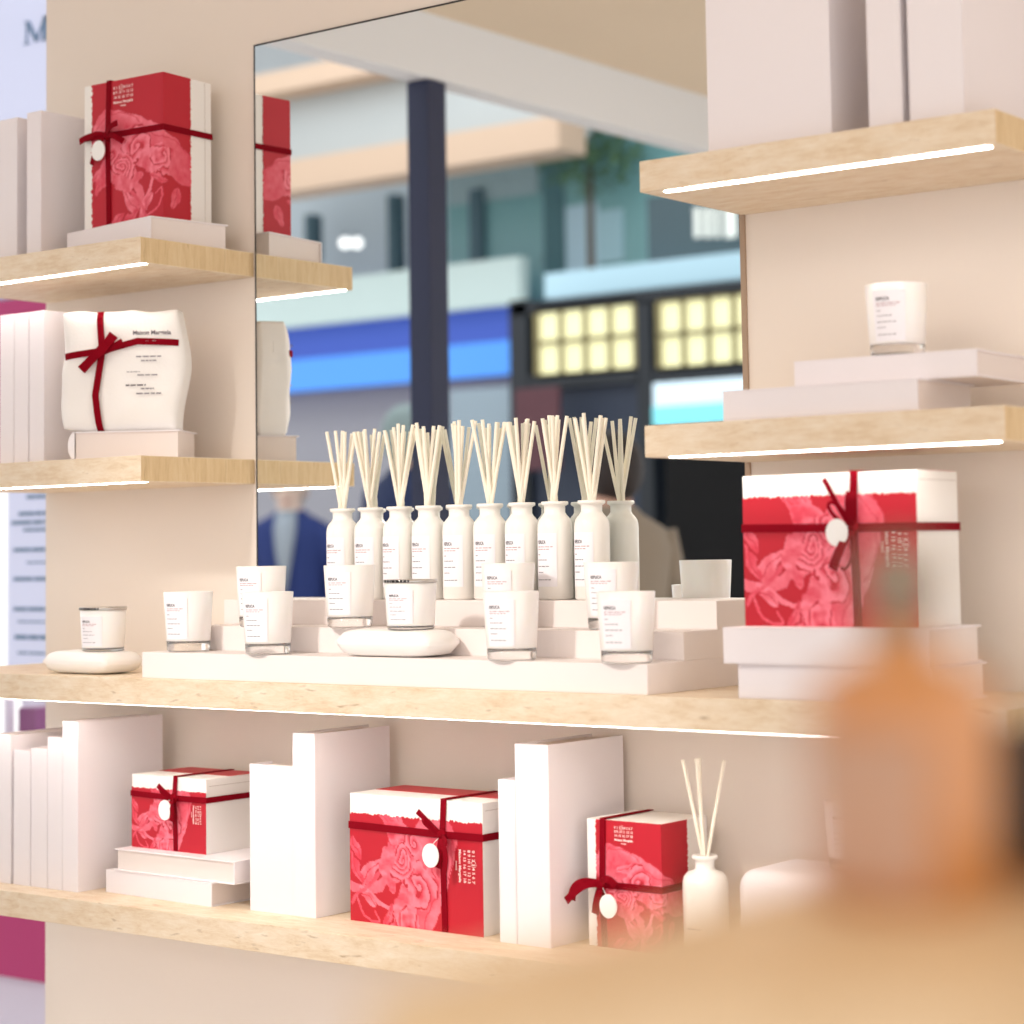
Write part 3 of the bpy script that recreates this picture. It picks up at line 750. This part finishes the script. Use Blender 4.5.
MB().lathe([(.0255, .006), (.0255, .046), (.0252, .046), (.0252, .006), (.0255, .006)], 24, a0=math.radians(-185), a1=math.radians(-48)).build('paper_label', M_BRN, t)
MB().lathe([(0, .0722), (.0080, .0722), (.0080, .078), (.0105, .081), (.0110, .088), (.009, .094), (0, .096)], 24).build('stopper', M_GREY, t)
M_BLK = mat('black_gloss', (5, 5, 6), .6)
p = at(1026, 884, z=ZF)
t = thing('black_bottle', 'black bottle cut off by the right edge in the foreground', 'bottle', (p.x, p.y, ZF))
MB().lathe([(0, .004), (.0165, .004), (.0185, .006), (.0185, .036), (.016, .045), (0, .045)], 28).build('bottle_body', M_BLK, t)
MB().lathe([(0, 0), (.0175, 0), (.0175, .0039), (0, .0039)], 28).build('wooden_foot', M_AMBER, t)

# ------------------------------------------------------------------ display beyond the wall's left end
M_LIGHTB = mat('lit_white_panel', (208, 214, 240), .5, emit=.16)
M_BLUEINK = mat('blue_grey_letters', (112, 138, 168), .6)
M_MAG = mat('magenta_panel', (182, 46, 112), .5)
M_LAV = mat('lavender_panel', (222, 216, 234), .5)
YB = .9
def bx(u0, u1, v0, v1, y=YB):
    a, b = at(u0, (v0 + v1) / 2, y=y), at(u1, (v0 + v1) / 2, y=y)
    return a.x, b.x, at(23, v1, y=y).z, at(23, v0, y=y).z
x0, x1, _, _ = bx(-60, 120, 0, 100)
_, _, zb, zt = bx(0, 1, -60, 296)
t = thing('lightbox_sign', 'white lit sign board seen past the left end of the wall', 'sign', (x0, YB, zb))
MB().box(0, x1 - x0, 0, .06, 0, zt - zb).build('sign_panel', M_LIGHTB, t, bevel=.003)
# serif letter M
g = MB(); a = at(24, 45, y=YB); b = at(47, 14, y=YB); lw = b.x - a.x; lh = .98 * (b.z - a.z) * .95
def poly(pts, th=.004): 
    n = len(pts); g.add([(a.x - x0 + px * lw, -th + dy, a.z - zb + pz * lh) for dy in (0, th) for px, pz in pts], [tuple(range(n)), tuple(range(2 * n - 1, n - 1, -1))] + [(i, (i + 1) % n, n + (i + 1) % n, n + i) for i in range(n)])
poly([(.02, 0), (.26, 0), (.26, .04), (.02, .04)]); poly([(.12, .03), (.16, .03), (.18, .97), (.14, .97)])
poly([(.0, .95), (.26, .95), (.62, .12), (.52, .0), (.12, .9)]); poly([(.52, .0), (.60, .0), (.98, .97), (.90, .97)]); poly([(.84, 0), (1.0, 0), (1.02, 1), (.86, 1)]); poly([(.76, 0), (1.1, 0), (1.1, .04), (.76, .04)]); poly([(.86, .96), (1.1, .96), (1.1, 1), (.86, 1)])
g.build('sign_letter', M_BLUEINK, t)
_, _, zb2, zt2 = bx(0, 1, 298, 470)
t = thing('magenta_partition', 'magenta panel behind the books at the left edge', 'panel', (x0, YB, zb2))
MB().box(0, x1 - x0, .0, .06, 0, zt2 - zb2).build('panel_face', M_MAG, t, bevel=.003)
_, _, zb3, zt3 = bx(0, 1, 474, 668)
xa = at(4, 580, y=YB - .01).x
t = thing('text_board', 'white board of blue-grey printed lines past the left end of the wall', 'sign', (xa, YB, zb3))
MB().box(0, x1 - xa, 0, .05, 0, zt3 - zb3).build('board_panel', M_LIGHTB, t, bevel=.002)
rnd = random.Random(9)
for u, v, w, h, nb in ((27, 497, 19, 5, 1), (19, 514, 27, 5, 1), (12, 523, 34, 5, 2), (24, 530, 20, 4, 1), (14, 550, 32, 5, 1), (27, 562, 19, 4, 0), (14, 579, 32, 5, 1), (14, 609, 32, 5, 1), (18, 621, 28, 4, 0), (15, 637, 31, 6, 1), (18, 652, 28, 5, 0)):
    g = MB(); p = at(u, v, y=YB)
    hh = h * .0019
    for q0_, q1_, z0_, z1_ in bars(p.x - xa, p.z - zb3 - hh / 2, w * .0048, hh * (1 if nb else .6), rnd, .2, .5, .04):
        g.box(q0_, q1_, -.002, 0, z0_, z1_)
    g.build('printed_line', M_BLUEINK, t)
_, _, zb4, zt4 = bx(0, 1, 690, 760)
t = thing('display_case', 'white framed case with a purple box inside at the left edge', 'case', (x0, YB, zb4 - .05))
xq0, xq1 = at(9, 715, y=YB).x - x0, at(26, 715, y=YB).x - x0
MB().box(0, x1 - x0, .02, .30, 0, .02).box(0, x1 - x0, .28, .30, .02, zt4 - zb4 + .05).box(at(4, 715, y=YB).x - x0, at(8, 715, y=YB).x - x0, .0, .02, 0, zt4 - zb4 + .05).build('case_frame', M_LAV, t)
MB().box(xq0, xq1, .03, .12, .02, at(20, 709, y=YB).z - zb4 + .05).build('purple_box', mat('purple_box', (140, 85, 130), .5), t)
_, _, zb5, zt5 = bx(0, 1, 850, 980)
t = thing('magenta_cabinet', 'magenta cabinet front below the lowest shelf at the left edge', 'cabinet', (x0, YB, zb5))
MB().box(0, x1 - x0, 0, .3, 0, zt5 - zb5).build('cabinet_front', M_MAG, t, bevel=.004)
t = thing('lavender_base_cabinet', 'pale lavender base under the magenta cabinet at the lower left corner', 'cabinet', (x0, YB + .03, FLOOR))
MB().box(0, x1 - x0, 0, .3, 0, zb5 - FLOOR - .001).build('cabinet_base', M_LAV, t, bevel=.004)

# ------------------------------------------------------------------ the mall across, seen in the mirror
def rb(name, label, cat, u0, u1, v0, v1, Y, dp, m, part='body', kind=None, uc=None):
    """a box whose near face stands Y in front of the mirror wall"""
    vc = (v0 + v1) / 2; uc = (max(u0, 256) + min(u1, 742)) / 2 if uc is None else uc
    xa_, xb_ = at(u0, vc, y=Y).x, at(u1, vc, y=Y).x
    za, zb_ = at(uc, v1, y=Y).z, at(uc, v0, y=Y).z
    if kind:
        o = MB().box(xa_, xb_, -Y - dp, -Y, za, zb_).build(name, m, kind=kind); return o
    t = thing(name, label, cat, (xa_, -Y, za))
    MB().box(0, xb_ - xa_, -dp, 0, 0, zb_ - za).build(part, m, t, bevel=.005)
    return t
def sub(t, part, u0, u1, v0, v1, Y, off, dp, m, uc=None, bev=0):
    vc = (v0 + v1) / 2; uc = (u0 + u1) / 2 if uc is None else uc
    xa_, xb_ = at(u0, vc, y=Y).x, at(u1, vc, y=Y).x; za, zb_ = at(uc, v1, y=Y).z, at(uc, v0, y=Y).z
    l = t.location
    return MB().box(xa_ - l.x, xb_ - l.x, -Y + off - dp - l.y, -Y + off - l.y, za - l.z, zb_ - l.z).build(part, m, t, bevel=bev)
mg = lambda n, c, e=0, r=.6: mat(n, c, r, emit=e)
YF = 8.2
M_FAC = mg('grey_facade', (186, 192, 196)); MB().box(-9.5, -2.5, -YF - .2, -YF, FLOOR, 5.2).build('wall_across', M_FAC, kind='structure')
MB().box(-9.5, -1.46, -YF, -.1, 5.2, 5.3).build('ceiling_mall', mg('mall_ceiling', (225, 228, 232)), kind='structure')
# upright post of the shop front
pa, pb = at(431, 250, x=-1.39), at(450, 250, x=-1.39)
MB().box(-1.46, -1.39, -pb.y, -pa.y, FLOOR, 2.43).build('trim_2', M_POST, kind='structure', bevel=.004)
# bulkheads running along the mall
M_PEACH = mg('peach_light_cove', (196, 170, 148), .06); M_GR = mg('pale_grey_bulkhead', (176, 182, 184)); M_TEALW = mg('pale_teal_band', (196, 216, 216), .1)
rb('light_cove', 'peach-lit ceiling cove reflected at the upper left of the mirror', 'light', 230, 415, 60, 82, 6.4, .3, M_PEACH, uc=330)
rb('bulkhead', 'pale grey ceiling bulkhead reflected left of the dark post', 'bulkhead', 200, 560, 84, 165, 6.6, .3, M_GR, uc=340)
rb('light_cove', 'peach-lit band reflected across the dark post, lower than the cove', 'light', 200, 560, 152, 184, 6.4, .25, M_PEACH, uc=340)
rb('balcony_band', 'grey upper storey band reflected behind the post', 'facade', 200, 560, 184, 280, 7.6, .2, mg('dusk_grey_band', (192, 204, 212)), uc=340)
rb('awning_band', 'pale teal band above the blue screen, reflected in the mirror', 'facade', 200, 520, 278, 322, 7.0, .09, M_TEALW, uc=340)
t = rb('video_screen', 'long blue video screen reflected in the left half of the mirror', 'screen', 200, 515, 324, 388, 7.1, .1, mg('royal_blue_screen', (52, 78, 165), .5), uc=340)
sub(t, 'bright_band', 200, 515, 356, 388, 7.1, .01, .01, mg('bright_blue_screen', (74, 140, 225), .55), uc=340)
rb('shop_wall', 'grey shop wall below the blue screen, reflected', 'facade', 200, 520, 388, 620, 7.3, .1, mg('grey_shop_wall', (160, 160, 170)), uc=340)
for i, (u, w_, v0, v1, lb) in enumerate(((305, 8, 215, 262, 'slim dark upright left of the bright lamp'), (388, 8, 195, 290, 'slim dark upright right of the bright lamp'), (470, 12, 190, 290, 'dark upright just right of the dark post'))):
    rb('upright_column', 'blurred ' + lb + ', reflected', 'column', u, u + w_, v0, v1, 7.35, .1, mg('dark_teal_column', (70, 98, 110)), uc=u)
def sphere(name, label, cat, u, v, Y, R, m, sx=1.4):
    p = at(u, v, y=Y); o = thing(name, label, cat, (p.x, -Y, p.z))
    MB().lathe([(R * math.sin(math.pi * i / 12), -R * math.cos(math.pi * i / 12)) for i in range(13)], 20).build('glowing_bulb', m, o)
    MB().tube((0, 0, R * .9), (0, 0, R * 1.6), R * .2).build('lamp_cap', M_POST, o); return o
M_BULB = mg('lamp_glow', (255, 255, 255), 1.2)
sphere('hanging_lamp', 'left of two white lamps reflected beside the upper shelf', 'lamp', 346, 243, 6.9, .034, M_BULB)
sphere('hanging_lamp', 'right of two white lamps reflected beside the upper shelf', 'lamp', 358, 243, 6.9, .034, M_BULB)
# teal shop right of the post
t = rb('teal_storefront', 'teal glazed storefront reflected between the post and the upper right shelf', 'storefront', 447, 800, 60, 300, 7.4, .15, mg('teal_glazing', (118, 164, 168), .0, .3), uc=560)
for u0, u1, v0, v1, c in ((450, 552, 70, 142, (168, 188, 172)), (600, 625, 210, 262, (160, 196, 208)), (568, 600, 205, 290, (176, 205, 220)), (545, 565, 60, 300, (70, 110, 118)), (450, 540, 165, 200, (150, 172, 178))):
    sub(t, 'glass_pane', u0, u1, v0, v1, 7.4, .012, .01, mg('tinted_pane', c))
def foliage(label, u, v, Y, R, seed):
    p = at(u, v, y=Y); o = thing('leafy_tree', label, 'tree', (p.x, -Y, p.z - R * 1.6)); rnd = random.Random(seed)
    MB().tube((0, 0, -1.2), (0, 0, R * 1.4), .03, 8, r2=.018).build('trunk', mg('bark', (80, 66, 52)), o)
    g = MB()
    for i in range(520):
        d = Vector((rnd.gauss(0, 1), rnd.gauss(0, 1), rnd.gauss(0, 1))).normalized() * R * rnd.random() ** .4
        c = Vector((d.x, d.y * .6, d.z * .8 + R * 1.6)); a_ = Vector((rnd.gauss(0, 1), rnd.gauss(0, 1), rnd.gauss(0, 1))).normalized(); b_ = a_.orthogonal().normalized()
        s = R * .10; g.add([c - a_ * s, c + b_ * s * .45, c + a_ * s, c - b_ * s * .45], [(0, 1, 2, 3)])
    g.build('crown', mg('leaf_green', (86, 122, 90)), o)
foliage('green indoor tree reflected in the teal storefront', 590, 150, 7.15, .36, 3)
# dark shop sign panel with pale letters
t = rb('shop_sign', 'dark slate shop sign with pale letters reflected under the upper right shelf', 'sign', 648, 800, 190, 259, 6.8, .1, mg('slate_sign', (66, 86, 94)), uc=700)
for u0, u1 in ((697, 703), (707, 713), (717, 722), (727, 739)): sub(t, 'sign_letter', u0, u1, 208, 238, 6.8, .02, .01, mg('pale_letters', (222, 226, 220), .3))
rb('awning', 'pale blue awning edge reflected above the two lit lattice windows', 'awning', 545, 800, 262, 288, 6.6, .3, mg('pale_blue_awning', (176, 210, 226), .15), uc=650)
# dark kiosk with lattice lights
YK = 6.2
t = thing('kiosk', 'dark kiosk with two lit lattice windows reflected in the mirror', 'kiosk', tuple(at(512, 400, y=YK)[:1]) + (-YK, FLOOR))
M_DK = mg('black_teal_frame', (22, 30, 40), 0, .4); M_NV = mg('navy_panel', (48, 58, 78)); M_LAT = mg('lit_lattice', (226, 222, 176), .72)
sub(t, 'top_rail', 512, 800, 291, 303, YK, 0, .15, M_DK, uc=640)
sub(t, 'left_post', 512, 530, 300, 620, YK, 0, .15, M_DK); sub(t, 'middle_post', 640, 654, 300, 620, YK, 0, .15, M_DK)
sub(t, 'lower_rail', 530, 640, 372, 386, YK, 0, .15, M_DK); sub(t, 'lower_rail', 654, 800, 366, 380, YK, 0, .15, M_DK, uc=690)
sub(t, 'lower_panel', 530, 640, 386, 620, YK, -.04, .08, M_NV)
sub(t, 'back_panel', 512, 800, 296, 640, YK, -.2, .02, M_DK, uc=640)
for u0, u1, v0, v1 in ((537, 635, 305, 373), (659, 760, 296, 366)):
    w_ = sub(t, 'lattice_window', u0, u1, v0, v1, YK, -.02, .02, M_LAT)
    g = MB(); l = t.location; M_BAR = mg('lattice_bar', (150, 140, 100))
    xa_, xb_ = at(u0, 340, y=YK).x - l.x, at(u1, 340, y=YK).x - l.x; za, zb_ = at((u0 + u1) / 2, v1, y=YK).z - l.z, at((u0 + u1) / 2, v0, y=YK).z - l.z
    for i in range(5): xx = xa_ + (xb_ - xa_) * i / 4; g.box(xx - .012, xx + .012, -.025, .0, za, zb_)
    for i in range(3): zz = za + (zb_ - za) * i / 2; g.box(xa_, xb_, -.025, .0, zz - .012, zz + .012)
    g.build('lattice_bars', M_BAR, w_)
t = rb('menu_screen', 'pale blue lit screen reflected just above the middle right shelf', 'screen', 654, 800, 380, 424, YK - .2, .04, mg('pale_screen', (214, 236, 250), .5), uc=700)
sub(t, 'cyan_band', 654, 800, 404, 424, YK - .2, .005, .005, mg('cyan_screen', (130, 220, 232), .5), uc=700)
rb('dark_fridge', 'black cabinet reflected below the middle right shelf, behind the white cups', 'cabinet', 668, 830, 430, 700, 5.2, .3, mg('black_cabinet', (7, 8, 12), 0, .9), uc=710)
rb('red_shop_panel', 'dark maroon panel reflected behind the reeds', 'panel', 516, 560, 388, 470, 6.0, .02, mg('maroon_panel', (92, 52, 62)))
rb('pale_column', 'pale blue-grey column reflected right of the post', 'column', 452, 512, 388, 640, 6.8, .2, mg('blue_grey_column', (152, 170, 184)))

# ------------------------------------------------------------------ people seen in the mirror
def person(label, u, v_top, Y, hair_c, coat_c, shirt_c, skin_c, trouser_c, height=1.72, yaw=0, scarf=False, rot_head=0):
    p = at(u, v_top, y=Y); s = height / 1.72
    o = thing('person', label, 'person', (p.x, -Y, FLOOR)); o.rotation_euler.z = yaw
    # scale so the head's top is where the photograph has it
    k = (p.z - FLOOR) / 1.72; o.scale = (k, k, k)
    J = {'pel': (0, 0, .93, .13), 'spi': (0, .0, 1.10, .125), 'che': (0, 0, 1.28, .145), 'nek': (0, .0, 1.44, .055), 'hed': (0, -.01, 1.54, .075), 'top': (0, -.01, 1.63, .080),
         'shl': (-.17, 0, 1.38, .062), 'ell': (-.23, .02, 1.12, .044), 'wrl': (-.22, -.06, .88, .030), 'pll': (-.215, -.08, .80, .032),
         'shr': (.17, 0, 1.38, .062), 'elr': (.23, .02, 1.12, .044), 'wrr': (.22, -.06, .88, .030), 'plr': (.215, -.08, .80, .032),
         'hil': (-.095, 0, .88, .095), 'knl': (-.10, -.01, .49, .060), 'anl': (-.10, .02, .09, .040), 'tol': (-.11, -.14, .035, .032),
         'hir': (.095, 0, .88, .095), 'knr': (.10, -.01, .49, .060), 'anr': (.10, .02, .09, .040), 'tor': (.11, -.14, .035, .032)}
    E = [('pel', 'spi'), ('spi', 'che'), ('che', 'nek'), ('nek', 'hed'), ('hed', 'top'), ('che', 'shl'), ('shl', 'ell'), ('ell', 'wrl'), ('wrl', 'pll'), ('che', 'shr'), ('shr', 'elr'), ('elr', 'wrr'), ('wrr', 'plr'),
         ('pel', 'hil'), ('hil', 'knl'), ('knl', 'anl'), ('anl', 'tol'), ('pel', 'hir'), ('hir', 'knr'), ('knr', 'anr'), ('anr', 'tor')]
    for sd, c in (('l', -.215), ('r', .215)):
        for i in range(4):
            n = f'f{sd}{i}'; y = -.10 + i * .018; J[n] = (c, y, .765, .009); J[n + 'b'] = (c * .98, y - .006, .765 - (.045, .055, .05, .038)[i], .0075)
            E += [('pl' + sd, n), (n, n + 'b')]
        J['t' + sd] = (c * .93, -.115, .80, .010); J['t' + sd + 'b'] = (c * .90, -.125, .765, .008); E += [('pl' + sd, 't' + sd), ('t' + sd, 't' + sd + 'b')]
    keys = list(J); me = bpy.data.meshes.new('body'); me.from_pydata([J[n][:3] for n in keys], [(keys.index(a_), keys.index(b_)) for a_, b_ in E], [])
    b = bpy.data.objects.new('body', me); COL.objects.link(b)
    sk = b.modifiers.new('skin', 'SKIN'); sk.use_smooth_shade = True
    for i, n in enumerate(keys):
        r = J[n][3]; me.skin_vertices[0].data[i].radius = (r, r * (.75 if n in ('pel', 'spi', 'che') else 1)); me.skin_vertices[0].data[i].use_root = n == 'pel'
    ss = b.modifiers.new('sub', 'SUBSURF'); ss.levels = 1; ss.render_levels = 2
    me.materials.append(mg('skin', skin_c)); b.parent = o
    def ell(name, c, rx, ry, rz_, m, cut=None, par=o):
        g = MB(); prof = []
        n = 12; vs = []; fs = []
        for j in range(n + 1):
            a_ = math.pi * j / n
            for i in range(20):
                th = 2 * math.pi * i / 20; vs.append((c[0] + rx * math.sin(a_) * math.cos(th), c[1] + ry * math.sin(a_) * math.sin(th), c[2] - rz_ * math.cos(a_)))
        for j in range(n):
            for i in range(20):
                f = (j * 20 + i, j * 20 + (i + 1) % 20, (j + 1) * 20 + (i + 1) % 20, (j + 1) * 20 + i)
                cc = sum((Vector(vs[q]) for q in f), Vector()) / 4
                if cut is None or cut(cc): fs.append(f)
        g.add(vs, fs, 0, True); return g.build(name, m, par)
    ell('hair', (0, .012, 1.60), .094, .105, .122, mg('hair', hair_c), cut=lambda c: not (c.y < -.03 and c.z < 1.645) and c.z > 1.50)
    for sx_ in (-.03, .03): ell('eye', (sx_, -.088, 1.585), .011, .008, .008, M_BLK)
    ell('nose', (0, -.100, 1.553), .012, .016, .022, mg('skin', skin_c)); ell('mouth', (0, -.090, 1.515), .022, .008, .006, mg('lips', (165, 90, 85)))
    for sx_ in (-.084, .084): ell('ear', (sx_, .0, 1.565), .010, .02, .03, mg('skin', skin_c))
    # jacket: rings following the torso, with sleeves
    g = MB(); n = 28; rings = [(.16, .125, .74), (.185, .14, .80), (.180, .135, .95), (.175, .13, 1.08), (.19, .135, 1.22), (.215, .13, 1.34), (.19, .11, 1.405), (.10, .085, 1.45), (.07, .072, 1.475)]
    vs = [(rx * math.cos(2 * math.pi * i / n), ry * math.sin(2 * math.pi * i / n) + .005, z) for rx, ry, z in rings for i in range(n)]
    fs = []
    for j in range(len(rings) - 1):
        for i in range(n):
            f = (j * n + i, j * n + (i + 1) % n, (j + 1) * n + (i + 1) % n, (j + 1) * n + i)
            cc = sum((Vector(vs[q]) for q in f), Vector()) / 4
            fs.append(f)
    g.add(vs, fs, 0, True)
    for sd in (-1, 1):
        g.tube((sd * .165, 0, 1.385), (sd * .235, .02, 1.12), .075, 14, r2=.058); g.tube((sd * .235, .02, 1.14), (sd * .222, -.055, .89), .058, 14, r2=.046)
    g.build('jacket', mg('jacket', coat_c, 0, .85), o, smooth_all=True)
    if shirt_c:
        g = MB(); vs = []
        for z, hw in ((1.47, .052), (1.38, .060), (1.28, .048), (1.16, .028), (1.04, .006)):
            for t_ in (-1, 0, 1): vs.append((t_ * hw, -(.147 if z < 1.36 else .128 if z < 1.45 else .085) - .004 + .008 * abs(t_), z))
        g.add(vs, [(j * 3 + i, j * 3 + i + 1, j * 3 + i + 4, j * 3 + i + 3) for j in range(4) for i in range(2)], 0, True)
        sh = g.build('shirt_front', mg('shirt', shirt_c), o); sh.modifiers.new('s', 'SOLIDIFY').thickness = .006
    g = MB()
    for sd in (-1, 1): g.tube((sd * .085, 0, .92), (sd * .10, -.01, .49), .105, 16, r2=.078); g.tube((sd * .10, -.01, .50), (sd * .10, .015, .09), .078, 16, r2=.062)
    g.build('trousers', mg('trousers', trouser_c), o, smooth_all=True)
    return o
person('person in an open royal blue jacket over a grey shirt, reflected at left', 291, 462, 6.0, (196, 190, 186), (34, 52, 112), (150, 160, 172), (215, 190, 176), (40, 44, 60), yaw=math.radians(150))
person('person with grey hair and dark navy coat, reflected behind the left diffusers', 410, 404, 4.6, (132, 150, 152), (30, 44, 82), None, (205, 172, 152), (34, 36, 46), yaw=math.radians(10))
person('person in a beige-grey coat with dark hair, reflected beside the rightmost diffuser', 612, 430, 3.0, (42, 32, 32), (150, 138, 124), None, (214, 170, 150), (40, 38, 42), yaw=math.radians(-70))
